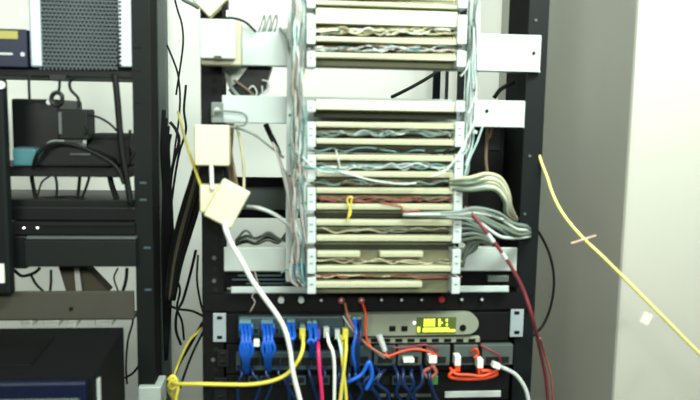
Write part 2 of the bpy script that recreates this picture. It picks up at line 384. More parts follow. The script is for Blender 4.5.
# ------------------------------------------------------------ left side: brackets area
e = empty('junction_box', P(258, 97, 0.03), 'small black box with cut corner between the first and second brackets', 'box')
MB().prism([(249, 66), (272, 66), (268, 78), (266, 88), (256, 96), (234, 97), (228, 90)], 0.01, 0.05).build('body', 'black', e)
for q in ([(248, 90), (253, 86), (257, 93), (253, 98), (250, 92)], [(262, 80), (268, 82), (268, 90), (263, 93), (262, 86)]):
    MB().tube(cpts(q, 0.0), 0.0013).build('wire_loop', 'clight', e)
cable('clear_strap', [(226, 70), (228, 80), (233, 90), (241, 99)], -0.004, 0.0030, 'cgrey', 'greyish clear strap slanting between the first two brackets at left', 'strap')
cable('clear_strap', [(234, 80), (244, 87), (256, 97)], -0.004, 0.0018, 'cbrownw', 'thin brownish strap slanting before the small black box', 'strap')
p = tag(MB().prism([(226, 66), (249, 66), (234, 85), (226, 82)], 0.004, 0.004).build('metal_tab', 'dull_metal'), 'pale triangular metal tab hanging under the top bracket', 'tab')
for i, x in enumerate((261, 267, 273)):
    cable('wire_loop', [(x - 2, 31), (x + 1, 22 - i), (x + 3.5, 15), (x + 4, 23), (x + 1.5, 31)], -0.014, 0.0012, 'cgrey', ['leftmost', 'middle', 'rightmost'][i] + ' of three small grey wire loops standing on the top bracket', 'wire', 'wire loops on the top bracket')
cable('grey_cable', [(222, 19, -0.02), (232, 18), (245, 22), (256, 32, -0.02)], -0.02, 0.002, 'darkgrey', 'short dark cable leaving the upper white socket box towards the top bracket', 'cable')
c = cable('grey_cable', [(280, 28, -0.015), (286, 38), (289, 49), (294, 62), (300, 72)], -0.034, 0.0018, 'cgrey', 'grey cable slanting over the top of the left vertical rail', 'cable')
cl = tag(MB().box(211, 102, 223, 123, -0.02, 0.018, bev=0.002).build('cable_clamp', 'clear'), 'translucent plastic cable clamp on the left post above cream socket box', 'clamp')
MB().disc(217, 110, -0.024, 0.004, 0.004).build('screw', 'dull_metal', cl)
cable('grey_cable', [(213, 115), (216, 111), (238, 112), (245, 115), (247, 120), (244, 125), (236, 126)], -0.026, 0.0017, 'cgrey', 'grey cable bent into a hook over the left end of the second bracket', 'cable')
cable('grey_cable', [(226, 126), (240, 129), (255, 135), (268, 145), (277, 152), (284, 158)], -0.02, 0.0018, 'cgrey', 'grey cable sagging right from the upper cream box to the vertical rail', 'cable')
cable('black_strap', [(266, 125, 0.0), (270, 134), (275, 144), (279, 154)], 0.01, 0.0042, 'cblack', 'black strap hanging slanted below the second bracket, left of the rail', 'strap')
for i in range(6):
    cable('pink_wire', [(272 + i, 142 + i, -0.01), (278 + i, 158 + 2 * i), (283 + i, 176), (288 + i * 0.6, 200, -0.035), (292, 235 + 5 * i, -0.04)], -0.03, 0.0012, ['cpink', 'clight', 'cstripe', 'cpink', 'cgrey', 'cpink'][i], 'pinkish wire curving down beside the left vertical rail', 'wire', 'pinkish wires beside the left rail')
cable('beige_cable', [(236, 124, -0.01), (240, 140), (243, 160), (244, 180), (243, 203, -0.03)], -0.012, 0.0022, 'cbeige', 'beige cable hanging straight from the second bracket behind the tilted box', 'cable')
cable('beige_cable', [(232, 126, -0.01), (231, 150), (234, 170), (238, 190, -0.03)], -0.006, 0.0022, 'cbrownw', 'brownish cable hanging beside the upper cream socket box', 'cable')
for i, (x, m_) in enumerate(((223, 'blackm'), (226.5, 'brown'), (229.5, 'cbrownw'))):
    cable('brown_cable', [(x + 3, 124, -0.005), (x + 2, 140), (x + 1, 160), (x + 4, 178), (x + 6, 196, 0.0)], 0.004, 0.0028, m_, 'dusky brown cable packed against the right side of the upright cream box, ' + ['left', 'middle', 'right'][i], 'cable', 'brown cables by the cream box')
cable('grey_cable', [(247, 207, -0.02), (258, 208), (272, 213), (284, 221), (296, 232)], -0.04, 0.0030, 'clight', 'thick pale grey cable from the tilted box to the vertical rail', 'cable')
for i in range(6):
    cable('grey_cable', [(236, 245 - i, 0.02), (246, 242 - 3 * random.random() * i), (256, 244 - 2 * i * random.random()), (268, 240 - 2 * i * random.random()), (278, 243 - i), (287, 232 + 2 * i)], 0.01, 0.0019, ['darkgrey', 'cgreen', 'blackm', 'midgrey'][i % 4], 'dusty grey cable lying on the third bracket left of the rail', 'cable', 'dusty cables on the third bracket')
e = tag(box(291, 266, 306, 279, -0.052, 0.02, bev=0.002).build('splice_box', MM('blue_plastic', 52, 128, 156)), 'small blue splice connector beside the lowest terminal blocks at left', 'connector')
MB().tube(cpts([(292, 272), (286, 270), (281, 273)], -0.055), 0.0014).build('wire_tail', 'cteal', e)
for px, py in ((299, 203), (301, 246), (300, 271)):
    tag(MB().tube(cpts([(296, py - 2), (px, py), (307, py)], -0.05), 0.0018).build('standoff', 'cpink'), 'pale stub joining rail and end bracket beside ' + {203: 'the red-wired block', 246: 'the gapped-strip block top', 271: 'the blue splice connector'}[py], 'stub')

# ------------------------------------------------------------ cream socket boxes
def socket_box(cx, cy, wpx, hpx, Y, d, rot, label, m='cream', slot=None):
    u = empty('socket_box', P(cx, cy + hpx / 2, Y + d), label, 'socket box')
    body = box(cx - wpx / 2, cy - hpx / 2, cx + wpx / 2, cy + hpx / 2, Y + 0.006, d - 0.006, bev=0.002, roty=rot).build('body', m, u)
    cov = box(cx - wpx / 2 + .4, cy - hpx / 2 + .4, cx + wpx / 2 - .4, cy + hpx / 2 - .4, Y, 0.0065, bev=0.0022, roty=rot).build('cover', m, u)
    if slot: box(*slot, Y - 0.0005, 0.006).build('slot', 'brown', u)
    return u
socket_box(208.5, -3, 29, 28, -0.045, 0.03, 45, 'white socket box turned on its corner at top of the left post')
tag(box(222, -6, 228, 8, -0.03, 0.02, bev=0.001).build('cable_clip', 'black'), 'tiny black clip beside the corner-turned white box at the top', 'clip')
u = empty('socket_box', P(217, 60, -0.03), 'bright white socket box with small dark slot, upper left post', 'socket box')
box(199.5, 19, 235, 58.5, -0.06, 0.012, bev=0.002).build('cover', 'white_metal', u)
box(201, 20.5, 241, 65, -0.048, 0.034, bev=0.002).build('body', MM('shaded_cream_plastic', 168, 162, 138), u)  # body widened and darkened to paint the box's shadow beside the cover
box(214, 55.5, 221.5, 59, -0.0615, 0.003).build('slot', 'brown', u)
u3 = socket_box(211.5, 145.5, 35, 41, -0.055, 0.03, 0, 'upright cream socket box on the left post, above two others')
u4 = socket_box(212, 199, 25, 28, -0.05, 0.03, 0, 'small white socket box half hidden behind the tilted one')
u5 = socket_box(226.5, 204.5, 31, 41, -0.085, 0.03, 28, 'tilted cream socket box hanging loose before a smaller box')
cable('white_cable', [(211, 163), (211.5, 175), (212, 190)], -0.052, 0.0030, 'cwhite', 'short white cord joining the upright cream box and the box below', 'cord')
cable('white_cable', [(224, 220, -0.07), (226, 230), (231, 243), (241, 260), (252, 280), (264, 297), (277, 315), (285, 330), (290, 350), (293, 372), (300, 400), (308, 430)], -0.10, 0.0036, 'cwhite', 'long thick white cord snaking down from the tilted cream box over the patch panels', 'cord')

# ------------------------------------------------------------ bottom of the right rack
e = empty('stud_panel', P(368, 310, -0.004), 'black rack panel with a row of round metal studs under the white bar', 'panel')
box(204, 293.5, 532, 310, -0.006, 0.03).build('plate', 'rack', e)
for i in range(12):
    x = 261 + 20.1 * i
    if i == 0: continue
    b = MB().disc(x, 300.5 - (x - 281) * 0.004, -0.014, 0.0048, 0.009).build('stud', 'redlamp' if i == 9 else 'darkgrey' if i != 1 and i != 2 else 'dull_metal', e)
    MB().disc(x, 300.5 - (x - 281) * 0.004, -0.0155, 0.002, 0.002).build('stud_tip', 'dull_metal' if i != 9 else 'redlamp', b)
    if i in (4, 5): MB().disc(x, 300.5, -0.0145, 0.0055, 0.002).build('stud_ring', 'cred', b)

def chassis(name, y0l, y1l, lab, cat, face='blackm', Y=-0.004, depth=0.22, x0=226, x1=509):
    u = empty(name, P(368, y1l, Y), lab, cat)
    box(x0, y0l, x1, y1l, Y, depth, bev=0.001).build('body', face, u)
    return u
def ear(u, x0, y0, x1, y1, m='silver', Y=-0.006):
    o = box(x0, y0, x1, y1, Y, 0.004, bev=0.0008).build('rack_ear', m, u)
    for py in (y0 + 4.5, y1 - 4.5): box((x0 + x1) / 2 - 2.6, py - 1.6, (x0 + x1) / 2 + 2.6, py + 1.6, Y - 0.0008, 0.002, bev=0.0006).build('slot', 'black', o)
d = chassis('display_unit', 313, 342, 'rack unit with glowing yellow-green display and grey rounded front, silver ears', 'rack unit', Y=-0.004)
ear(d, 213, 313.5, 226, 342); ear(d, 510.5, 308.5, 523.5, 337)
bz = box(238, 316.5, 345, 338, -0.014, 0.012, bev=0.003).build('bezel_left', 'bluegrey', d)
q = [(345, 316)] + [(465 + 13 * math.sin(a), 324.3 - 10.7 * math.cos(a)) for a in [math.pi * k / 8 for k in range(9)]] + [(345, 338)]
q = [(345, 315)] + [(467 + 12 * math.sin(a), 324 - 10.8 * math.cos(a)) for a in [math.pi * k / 10 for k in range(11)]] + [(345, 337)]
fb = MB().prism(q, -0.018, 0.016, bev=0.001).build('bezel', 'bezel', d)
ds = box(416.5, 317.5, 456, 333.5, -0.0195, 0.003).build('display', 'display', d)
gl = [(424 + i * 2.9, 319, 426.2 + i * 2.9, 326.3) for i in range(4)] + [(438.5, 319, 440.5, 326.3), (440.5, 322, 442.5, 323.5), (446, 319, 447.8, 321.5), (446, 323.5, 447.8, 326), (423, 328, 449, 331.8), (449, 329.5, 455, 331.8), (417.5, 327, 420, 332)]
for g in gl: box(*g, -0.0202, 0.0012).build('display_segment', 'glow', ds)
MB().disc(414.5, 323, -0.0195, 0.002, 0.003).build('indicator', 'led', d)
for x in (392.5, 404.5): MB().box(x - 3.2, 326, x + 3.2, 331.5, -0.0195, 0.004, bev=0.001).build('button', 'black', d)
MB().disc(463, 328, -0.0198, 0.0052, 0.004).build('knob', 'black', d)
def jack(u, x, y, m='bluegrey', Y=-0.02):
    j = box(x - 4.4, y - 3.6, x + 4.4, y + 3.6, Y, 0.007, bev=0.0006).build('jack', m, u)
    box(x - 2.8, y - 2, x + 2.8, y + 2.2, Y - 0.0006, 0.002).build('opening', 'hole', j)
for i in range(10): jack(d, 245 + 10.2 * i, 331)

s1 = chassis('module_panel', 343, 372, 'grey rack panel holding orange fibre cords, under the display unit', 'patch panel', Y=-0.002)
ear(s1, 217, 350, 229, 367, 'darkgrey')
box(236, 352, 345, 370, -0.012, 0.010, bev=0.001).build('faceplate', 'bluegrey', s1)
for i in range(10): jack(s1, 245 + 10.2 * i, 362, 'darkgrey', -0.016)
box(365, 337.5, 480, 343, -0.012, 0.01, bev=0.001).build('label_strip', 'bezel', s1)
for i in range(9): box(371 + i * 12.2, 339, 378 + i * 12.2, 342, -0.0135, 0.003).build('port', 'black', s1)
for i, (x0, x1) in enumerate(((350, 372), (374, 396), (398, 422), (426, 450), (454, 478), (482, 513))):
    mo = box(x0, 346 - i * 0.2, x1, 366 - i * 0.2, -0.014, 0.012, bev=0.0012).build('module', 'midgrey' if i > 1 else 'bluegrey', s1)
    box(x0 + 4, 357, x1 - 4, 363, -0.0155, 0.003).build('port', 'hole', mo)
s2 = chassis('network_switch', 373, 402, 'lowest dark network switch, its front crossed by blue cords', 'network switch', Y=0.0)
ear(s2, 214, 378, 227, 402, 'darkgrey')
box(445, 391.5, 501, 397.5, -0.004, 0.004, bev=0.0008).build('label_strip', 'clight', s2)
for i in range(17):
    box(236 + i * 12, 376, 246 + i * 12, 385, -0.003, 0.004, bev=0.0005).build('port', 'bluegrey' if i % 3 else 'darkgrey', s2)
    box(238 + i * 12, 378, 244 + i * 12, 383, -0.0036, 0.001).build('port_opening', 'hole', s2)
for x0, x1 in ((377, 386), (391, 394), (399, 409), (413, 431)): box(x0, 394, x1, 397, -0.0035, 0.002).build('marking', 'midgrey', s2)
s3 = chassis('lower_panel', 404, 432, 'dark panel below the network switch at the bottom edge', 'panel', Y=0.0)
ear(s3, 214, 404, 227, 432, 'darkgrey')

# blue patch cords
def cord(pts, Y, r, m, label, cat='cord', group=None, ends=True, pw=5.4, ph=8):
    o = cable('patch_cable', pts, Y, r, m, label, cat, group)
    if ends:
        x, y = pts[0][:2]; Yp = pts[0][2] if len(pts[0]) > 2 else Y
        plug(o, x, y + 1, Yp - 0.004, pw, ph, m, d=0.014)
        b = plug(o, x, y - 3.5, Yp - 0.0035, pw - 1, 3, 'cteal', d=0.012, name='plug_tip')
    return o
bl = 0
for (cx, wdt, n, y0, y1, nm) in ((246, 11, 6, 326, 366, 'leftmost bunch'), (268, 11, 6, 326, 364, 'second bunch from the left'), (291, 6, 3, 325, 346, 'short bunch behind the white cord'), (312, 8, 3, 326, 350, 'bunch beside the crimson cord'), (357, 7, 3, 322, 374, 'bunch right of the yellow cords')):
    for i in range(n):
        a = cx - wdt / 2 + wdt * (i + 0.5) / n; f = (-1) ** i
        cord([(a, y0 + (i % 2) * 4, -0.026), (a + f * 1.2, y0 + 12, -0.045), (a - f * 1.5 + random.uniform(-1, 1), (y0 + y1) / 2 + 4, -0.048), (cx + (a - cx) * 0.6, y1 - 5, -0.04), (cx + (a - cx) * 0.4, y1 + 8, -0.012)], 0, 0.0026,
             'cblue' if cx < 350 and i % 3 != 2 else ('cnavy' if cx > 350 and i else 'cblue'), 'blue cord, ' + ORD[i] + ' from left in the ' + nm.replace(' from the left', ''), 'cord', 'blue patch cords, ' + nm)
tag(box(253.5, 340, 259.5, 347, -0.05, 0.008, bev=0.001).build('cable_tag', 'cwhite'), 'small white tag between the two leftmost blue cord bunches', 'tag')
for i in range(11):
    x = 340 + i * 9
    cable('patch_cable', [(x, 366 + (i % 3) * 2, -0.018), (x + random.uniform(-4, 4), 374, -0.038), (x + random.uniform(-8, 8), 384, -0.042), (x + random.uniform(-10, 14), 394, -0.036), (x + random.uniform(-12, 16), 412, -0.02)], 0, 0.003,
          'cnavy', 'dark blue cord drooping right of the yellow cords, ' + ORD[i] + ' from the left', 'cord', 'dark blue cords over the switch')
for i in range(7):
    x = 238 + i * 14
    cable('patch_cable', [(x, 366, -0.018), (x + random.uniform(-4, 4), 374, -0.03), (x + random.uniform(-8, 8), 386, -0.03), (x + random.uniform(-10, 14), 412, -0.02)], 0, 0.0024,
          'cnavy', 'dark blue cord hanging below the blue bunches, ' + ORD[i] + ' from the left', 'cord', 'dark blue cords at lower left')
cable('patch_cable', [(338, 385, -0.03), (350, 381), (362, 374), (369, 362), (372, 376), (366, 390)], -0.05, 0.0032, 'cblue', 'bright blue cord looping low beside the yellow cords', 'cord')

# other coloured cords
o = cable('patch_cable', [(302.5, 334, -0.03), (303, 346, -0.055), (300, 357), (293, 368), (284, 376), (270, 381.5), (250, 384.5), (225, 384.5), (200, 384), (180, 384, -0.05), (172, 383, -0.03), (169, 390, -0.0), (176, 402, 0.02)], -0.065, 0.0030, 'cyellow', 'yellow cord from a patch socket curving left across to the gap between racks', 'cord')
plug(o, 302.5, 334, -0.034, 6, 11, 'cyellow'); plug(o, 302.5, 327, -0.032, 5, 4, 'cteal', name='plug_tip')
o = cable('patch_cable', [(318, 342, -0.03), (318.5, 352, -0.05), (319.5, 370), (321.5, 390), (323, 415)], -0.055, 0.0030, 'ccrimson', 'crimson cord hanging straight down between blue and white cords', 'cord')
plug(o, 317.5, 335, -0.03, 5.5, 10, MM('purple_plug', 86, 70, 170))
o = cable('patch_cable', [(327, 333, -0.03), (329, 343, -0.045), (333, 353), (334.5, 372), (334, 415)], -0.055, 0.0027, 'cwhite', 'white cord hanging between the crimson and yellow cords', 'cord')
plug(o, 326.5, 333, -0.03, 5.5, 10, 'clight')
o = cable('patch_cable', [(338, 337, -0.03), (341, 350, -0.048), (343, 370), (342, 392), (339, 415)], -0.052, 0.0022, 'cstripe', 'pale bluish cord just left of the yellow pair', 'cord')
plug(o, 337.5, 335, -0.03, 5, 9, 'clight')
o = cable('patch_cable', [(346, 336, -0.03), (346, 350, -0.055), (344, 370), (341, 392), (339, 415)], -0.06, 0.0026, 'cyellow', 'left one of two crossing yellow cords beside blue cords', 'cord')
plug(o, 345.5, 335, -0.034, 5.5, 11, 'cyellow')
o = cable('patch_cable', [(343, 342, -0.03), (342, 355, -0.05), (344, 375), (346, 395), (347, 415)], -0.055, 0.0024, 'cyellow', 'right one of two crossing yellow cords beside blue cords', 'cord')
plug(o, 342, 340, -0.03, 4, 8, 'cyellow')
# salmon cords out of studs to the white transceiver
cable('fibre_cable', [(345, 303, -0.02), (348, 316), (355, 330), (365, 343), (378, 352), (388, 357), (394, 358, -0.02)], -0.035, 0.0020, 'cbrown', 'brown-orange cord from a stud sloping right across the display unit', 'cord')
cable('fibre_cable', [(362.5, 303, -0.02), (366, 315), (365, 328), (368, 342), (375, 352)], -0.032, 0.0018, 'corange', 'thin orange cord dropping from a stud over the grey bezel', 'cord')
cable('fibre_cable', [(343, 316, -0.02), (350, 326), (362, 341), (372, 349), (385, 358)], -0.03, 0.0018, 'clight', 'pale cord running beside the brown-orange sloping cord', 'cord')
o = cable('fibre_cable', [(384, 350, -0.03), (388, 356, -0.034), (400, 352), (415, 349), (430, 352), (438, 356, -0.02)], -0.03, 0.0020, 'corange', 'orange fibre cord arching from the white plug over the modules', 'cord')
MB().cyl(P(379, 335, -0.034), P(385, 351, -0.036), 0.0052, r2=0.0038).build('plug', 'clight', o)
o2 = cable('fibre_cable', [(392, 348, -0.02), (410, 347), (425, 345), (438, 350, -0.018)], -0.022, 0.0018, 'cred', 'dark red fibre cord lying just above the modules', 'cord')
for i, (x, y, wx, wy, m, wh) in enumerate(((409, 361, 11, 4, 'cbrown', 'leftmost, lying flat'), (433, 360, 8, 7, 'credw', 'second, above red sleeve'), (458, 361, 6, 10, 'corange', 'third, above the orange loop'), (480.5, 364, 6, 9, 'corange', 'rightmost, above the orange loop'))):
    u = empty('fibre_connector', P(x, y + wy, -0.03), 'white fibre connector in the module panel, ' + wh, 'connector', 'white fibre connectors')
    box(x - wx / 2, y - wy / 2, x + wx / 2, y + wy / 2, -0.034, 0.016, bev=0.001).build('plug', 'cwhite', u)
    if i: box(x - 2.5, y + wy / 2 - 1, x + 2.5, y + wy / 2 + 6, -0.033, 0.012, bev=0.001).build('boot', m, u)
cable('fibre_cable', [(458, 370, -0.03), (452, 372), (450, 377), (465, 379), (485, 378), (497, 374), (490, 371), (481, 371)], -0.036, 0.0028, 'corange', 'bright orange fibre cord coiled between the two right connectors', 'cord')
cable('fibre_cable', [(450, 368, -0.03), (456, 374), (470, 375), (482, 376), (496, 371), (499, 366)], -0.04, 0.0024, 'corange', 'second bright orange cord lying over the coiled one', 'cord')
cable('fibre_cable', [(471, 352, -0.02), (476, 349), (478, 354), (474, 358)], -0.028, 0.0024, 'corange', 'small orange loop above the right connectors', 'cord')
cable('fibre_cable', [(480, 345, -0.02), (490, 350), (499, 356), (500, 366, -0.02)], -0.028, 0.0020, 'cred', 'dark red cord curving down at the right end of the modules', 'cord')
cable('fibre_cable', [(433, 366, -0.034), (436, 373), (429, 378), (424, 372), (430, 368)], -0.036, 0.0030, 'credw', 'short red cord curled below the second connector', 'cord')
tag(box(431, 376, 438, 385, -0.02, 0.008, bev=0.001).build('cable_tag', 'green'), 'green sleeve below the red cord on the module panel', 'tag')
o = cable('grey_cable', [(497, 366, -0.03), (506, 369), (516, 375), (524, 386), (528, 398), (531, 420)], -0.045, 0.0032, 'clight', 'pale grey cord curving down at the lower right of the rack', 'cord')
plug(o, 497, 366.5, -0.05, 8, 5, 'cwhite', rot=20)

# ------------------------------------------------------------ yellow and red cables at the right, against the pillar
o = cable('yellow_cable', [(533, 128, 0.02), (540, 158, 0.0), (547, 177, -0.02), (553, 195, -0.04), (563, 214, -0.08), (580, 235, -0.10), (604, 258, -0.12), (634, 288, -0.13), (666, 320, -0.14), (700, 354, -0.15), (760, 410, -0.17)], -0.1, 0.0024, MM('overexposed_yellow_cable', 216, 204, 116), 'long yellow cable swinging from the rack diagonally across the right wall', 'cable')  # cable yellow paled in the material to imitate overexposure
MB().cyl(P(596, 235.5, -0.115), P(571, 243.5, -0.115), 0.0014).build('tie', 'tape', o)
MB().box(642, 313, 651, 324, -0.15, 0.004, roty=25).build('tag', MM('paper_tag', 214, 206, 192), o)
cable('red_cable', [(540, 338, 0.0), (544, 352), (551, 375), (553, 400), (556, 430)], 0.04, 0.0016, 'credw', 'faint red cable hanging beside the rack post at lower right', 'cable')

# ------------------------------------------------------------ left rack
LX0, LX1 = P(134.5, 200).x, P(152, 200).x
lr = empty('equipment_rack', ((P(-190, 200).x + LX1) / 2, 0, 0), 'grey-green steel equipment rack at left with shelves and slotted right post', 'rack')
f = MB().wbox(((LX0 + LX1) / 2, 0.0015, 1.15), (LX1 - LX0, 0.003, 2.3)).build('post', 'rackgreen', lr)
MB().wbox((LX1 - 0.002, 0.033, 1.15), (0.004, 0.06, 2.3)).build('post_web', 'rackdark', f)
xo = P(-190, 200).x
MB().wbox((xo, 0.0015, 1.15), (LX1 - LX0, 0.003, 2.3)).build('post', 'rackgreen', lr)
for px, py in ((137.5, 47), (137.5, 70), (138, 102), (143, 183), (143, 200), (147, 248), (148, 290)):
    box(px - 3.5, py - 1.2, px + 3.5, py + 1.2, -0.0012, 0.002, bev=0.0005).build('slot', 'hole' if py < 150 else 'bluegrey', lr)
MB().wbox(((xo + LX1) / 2, 0.25, 0.03), (LX1 - xo, 0.5, 0.06)).build('base', 'rack', lr)
def shelf(y0, y1, label, m='darkgrey', Yd=0.14, x1=133):
    return tag(box(-190, y0, x1, y1, 0.004, Yd, bev=0.0015).build('shelf', m), label, 'shelf', 'shelves of the left rack')
s = shelf(67.5, 75, 'dark steel shelf under the perforated computer case, top of left rack')
box(49, 74, 66, 80.5, -0.004, 0.03, bev=0.001).build('clamp', 'black', s)
s = shelf(166, 176, 'dark steel shelf under the teal box and black router', 'darkgrey', x1=131)
s = shelf(199, 207, 'black steel shelf above the device with two white lights', 'black', x1=136)
b = tag(box(-190, 292, 134, 320, -0.004, 0.006, bev=0.001).build('cross_beam', MM('grey_green_steel', 58, 56, 46)), 'grey-green steel cross beam with one hole above the blue-black case', 'beam')
MB().disc(71, 309, -0.0055, 0.003, 0.002).build('hole', 'black', b)
box(-190, 317, 134, 321, 0.002, 0.03).build('flange', 'midgrey', b)

# computer case with perforated front
c = empty('computer_case', P(75, 67, 0.0), 'computer case with dark perforated front and silver edges on the top shelf', 'computer')
box(28.5, -60, 130, 67, 0.008, 0.14, bev=0.001).build('body', 'black', c)
box(28, -60, 39.5, 67, -0.004, 0.03, bev=0.003).build('side_edge', 'silver', c)
se = box(117.5, -60, 130.5, 67, -0.002, 0.02, bev=0.002).build('side_edge', 'silver', c)
hm = MB(); y = -58
while y < 66: hm.box(118.8, y, 121.2, y + 2.2, -0.003, 0.002); y += 4.2
tag(hm.build('vent_hole', 'hole', se), kind='stuff')
g = MB(); y = -59; row = 0
while y < 66:
    g.box(39.5, y, 117.5, y + 1.7, 0.0, 0.004)
    x = 39.5 + (row % 2) * 2.0
    while x < 116: g.box(x, y + 1.6, x + 1.7, y + 4.0, 0.0004, 0.0036); x += 4.0
    y += 3.9; row += 1
tag(g.build('perforated_front', MM('grille_grey', 54, 64, 66, rough=0.45), c), kind='stuff')
m = empty('modem', P(10, 68, 0.0), 'dark blue modem with yellowish label at the top left corner', 'modem')
box(-60, 28, 27, 67, -0.006, 0.16, bev=0.002).build('body', 'navy', m)
box(-20, 30.5, 17.5, 38.5, -0.0075, 0.003).build('label_plate', 'yscreen', m)
box(-20, 52.5, 12.5, 54.5, -0.0075, 0.003).build('stripe', 'clight', m)
MB().disc(22.5, 54.3, -0.0075, 0.003, 0.003).build('button', 'clight', m)

# left frame at the picture's edge
m = empty('monitor', P(-20, 300, -0.03), 'dark grey upright monitor edge with round white button at the left border', 'monitor')
box(-60, 77, 7, 296, -0.03, 0.02, bev=0.005).build('housing', 'rackgreen', m)
MB().disc(0.5, 85, -0.033, 0.0055, 0.004).build('button', 'cwhite', m)
box(-6, 264, 4, 283, -0.032, 0.004).build('label_sticker', 'cwhite', m)

# second level
u = empty('power_supply', P(36, 166, 0.02), 'black square power supply standing on the middle shelf, left', 'power supply')
box(12, 99, 60, 165.5, 0.03, 0.12, bev=0.003).build('body', 'black', u)
box(14, 100, 50, 102, 0.028, 0.003).build('rim', 'darkgrey', u)
u = empty('adapter', P(73, 137, 0.0), 'dark grey adapter block in front of the power supply', 'adapter')
box(57.5, 109, 88, 140, 0.0, 0.04, bev=0.003).build('body', 'midgrey' if False else 'darkgrey', u)
box(58.5, 112, 61.5, 134, -0.002, 0.003).build('rib', 'midgrey', u)
MB().tube(cpts([(86, 126), (88, 130), (85, 134)], -0.003), 0.0018).build('hook', 'cblack', u)
u = tag(MB().tube(cpts([(57 + 5.5 * math.cos(a), 99 + 6.5 * math.sin(a)) for a in [math.pi * 2 * k / 12 for k in range(13)]], -0.004), 0.0032).build('cable_coil', 'black'), 'small black ring coil of cable hanging beside the grey adapter', 'coil')
MB().disc(49, 102, -0.004, 0.004, 0.004).build('bead', 'clight', u)
u = empty('network_box', P(23, 168, 0.0), 'small teal box on the middle shelf next to black router', 'box')
box(12.5, 149, 35.5, 166, -0.004, 0.06, bev=0.002).build('body', 'teal', u)
box(14, 147.5, 34, 150, -0.002, 0.05).build('lid', 'bluegrey', u)
u = empty('router', P(75, 167, 0.0), 'glossy black curved router under arching cables on the middle shelf', 'router')
MB().prism([(36, 166), (40, 154), (48, 147), (60, 144), (78, 147), (96, 153), (110, 160), (112, 166)], -0.006, 0.08, bev=0.002).build('body', 'black', u)
box(70, 153.5, 90, 155.3, -0.009, 0.004, bev=0.0005).build('highlight_strip', 'midgrey', u)
u = tag(box(86, 134, 131, 166, 0.03, 0.08, bev=0.003).build('converter', 'darkgrey'), 'dull dark converter box at the right end of the middle shelf', 'box')
box(90, 137, 126, 139, 0.028, 0.003).build('rib', 'rackgreen', u)
cable('black_cable', [(33, 168, -0.01), (37, 155), (46, 146), (60, 143), (80, 147), (100, 156), (116, 167), (124, 184)], -0.02, 0.0028, 'cblack', 'thick black cable arching over the curved router', 'cable')
cable('grey_cable', [(40, 152), (50, 142), (64, 141)], -0.012, 0.0016, 'cgrey', 'short pale cable arc left of the router', 'cable')
VC = [((29, 75), (29, 88), (30, 104), 0.0020, 'thin vertical cable below top shelf near the left edge'),
      ((59.5, 78), (59.5, 86), (58, 94), 0.0020, 'thin cable from the shelf clamp down to the ring coil')]
for a, b_, c_, r, lab in VC: cable('black_cable', [a, b_, c_], 0.0, r, 'cblack', lab)
cable('black_cable', [(76, 76), (70, 82), (71, 90), (78, 98), (79, 108)], 0.0, 0.0022, 'cblack', 'curved black cable between the top shelf and grey adapter', 'cable')
cable('black_cable', [(89, 115), (100, 118), (110, 124), (117, 131)], 0.01, 0.0017, 'cblack', 'thin cable from the grey adapter towards the strap', 'cable')
cable('black_strap', [(114.5, 74, -0.006), (117, 95), (119, 120), (122, 150), (126, 175), (131, 205)], -0.008, 0.0048, 'cblack', 'long thick dark cable hanging down from the top shelf near the left rack post', 'cable')
cable('black_cable', [(130, 130), (130, 145), (134, 152), (131, 160)], 0.0, 0.0022, 'cblack', 'short cable curl beside the left rack post at the middle shelf', 'cable')
for pts, r, lab in (
    ([(31, 172), (33, 185), (36, 200)], 0.0032, 'thick cable below the middle shelf, leftmost'),
    ([(55, 174), (57, 186), (56, 202)], 0.0020, 'thin cable below the middle shelf, second from left'),
    ([(80, 174), (79, 186), (77, 202)], 0.0026, 'dark cable below the middle shelf, third from left'),
    ([(90, 174), (86, 188), (80, 202)], 0.0020, 'slanted dark cable below the middle shelf'),
    ([(109, 172), (112, 186), (118, 202)], 0.0044, 'thick slanted cable below the middle shelf near the post'),
    ([(50, 176), (42, 182), (38, 194), (34, 204)], 0.0014, 'thin arc cable below the middle shelf at left'),
    ([(24, 206), (34, 199), (55, 197), (80, 197), (95, 203)], 0.0014, 'thin cable loop lying on the black shelf'),
    ([(14, 270), (22, 276), (34, 273), (40, 268)], 0.0024, 'dark cable sagging below the tray at far left'),
    ([(30, 273), (36, 284), (44, 292)], 0.0020, 'slanted cable below the tray at left'),
    ([(51, 270), (51, 282), (50, 292)], 0.0020, 'straight cable below the tray near the brown wedge'),
    ([(118, 268), (114, 278), (118, 291)], 0.0014, 'thin cable below the tray near the post'),
    ([(127, 268), (126, 280), (123, 291)], 0.0026, 'thicker cable below the tray next to the post')):
    cable('black_cable', pts, 0.03, r, 'cblack', lab, 'cable')
# tray level
u = empty('keyboard_tray', P(70, 268, 0.0), 'dark pull-out tray unit with pale front edge line in the left rack', 'tray')
box(24, 240, 136, 267, -0.012, 0.14, bev=0.002).build('drawer', 'darkgrey', u)
box(26, 237, 135.5, 239.3, -0.014, 0.02, bev=0.0005).build('edge_trim', 'midgrey', u)
box(10, 236, 26, 269, -0.008, 0.14, bev=0.002).build('bracket', 'black', u)
box(10, 207, 135, 221, 0.0, 0.13, bev=0.002).build('upper_case', 'black', u)
v = empty('server', P(70, 236, 0.0), 'flat dark server with two small white lights at its left', 'server')
box(10, 222, 135, 235.5, -0.006, 0.14, bev=0.002).build('body', 'blackm', v)
box(40, 224, 133, 225.5, -0.008, 0.003).build('rib', 'darkgrey', v)
for x in (23.5, 37): MB().disc(x, 228, -0.009, 0.0012, 0.003).build('led', 'led', v)
tag(MB().prism([(58, 266), (84, 266), (109, 292), (66, 292)], 0.05, 0.03, bev=0.001).build('card_wedge', 'brown'), 'dull brown wedge-shaped piece standing behind the cross beam', 'card')
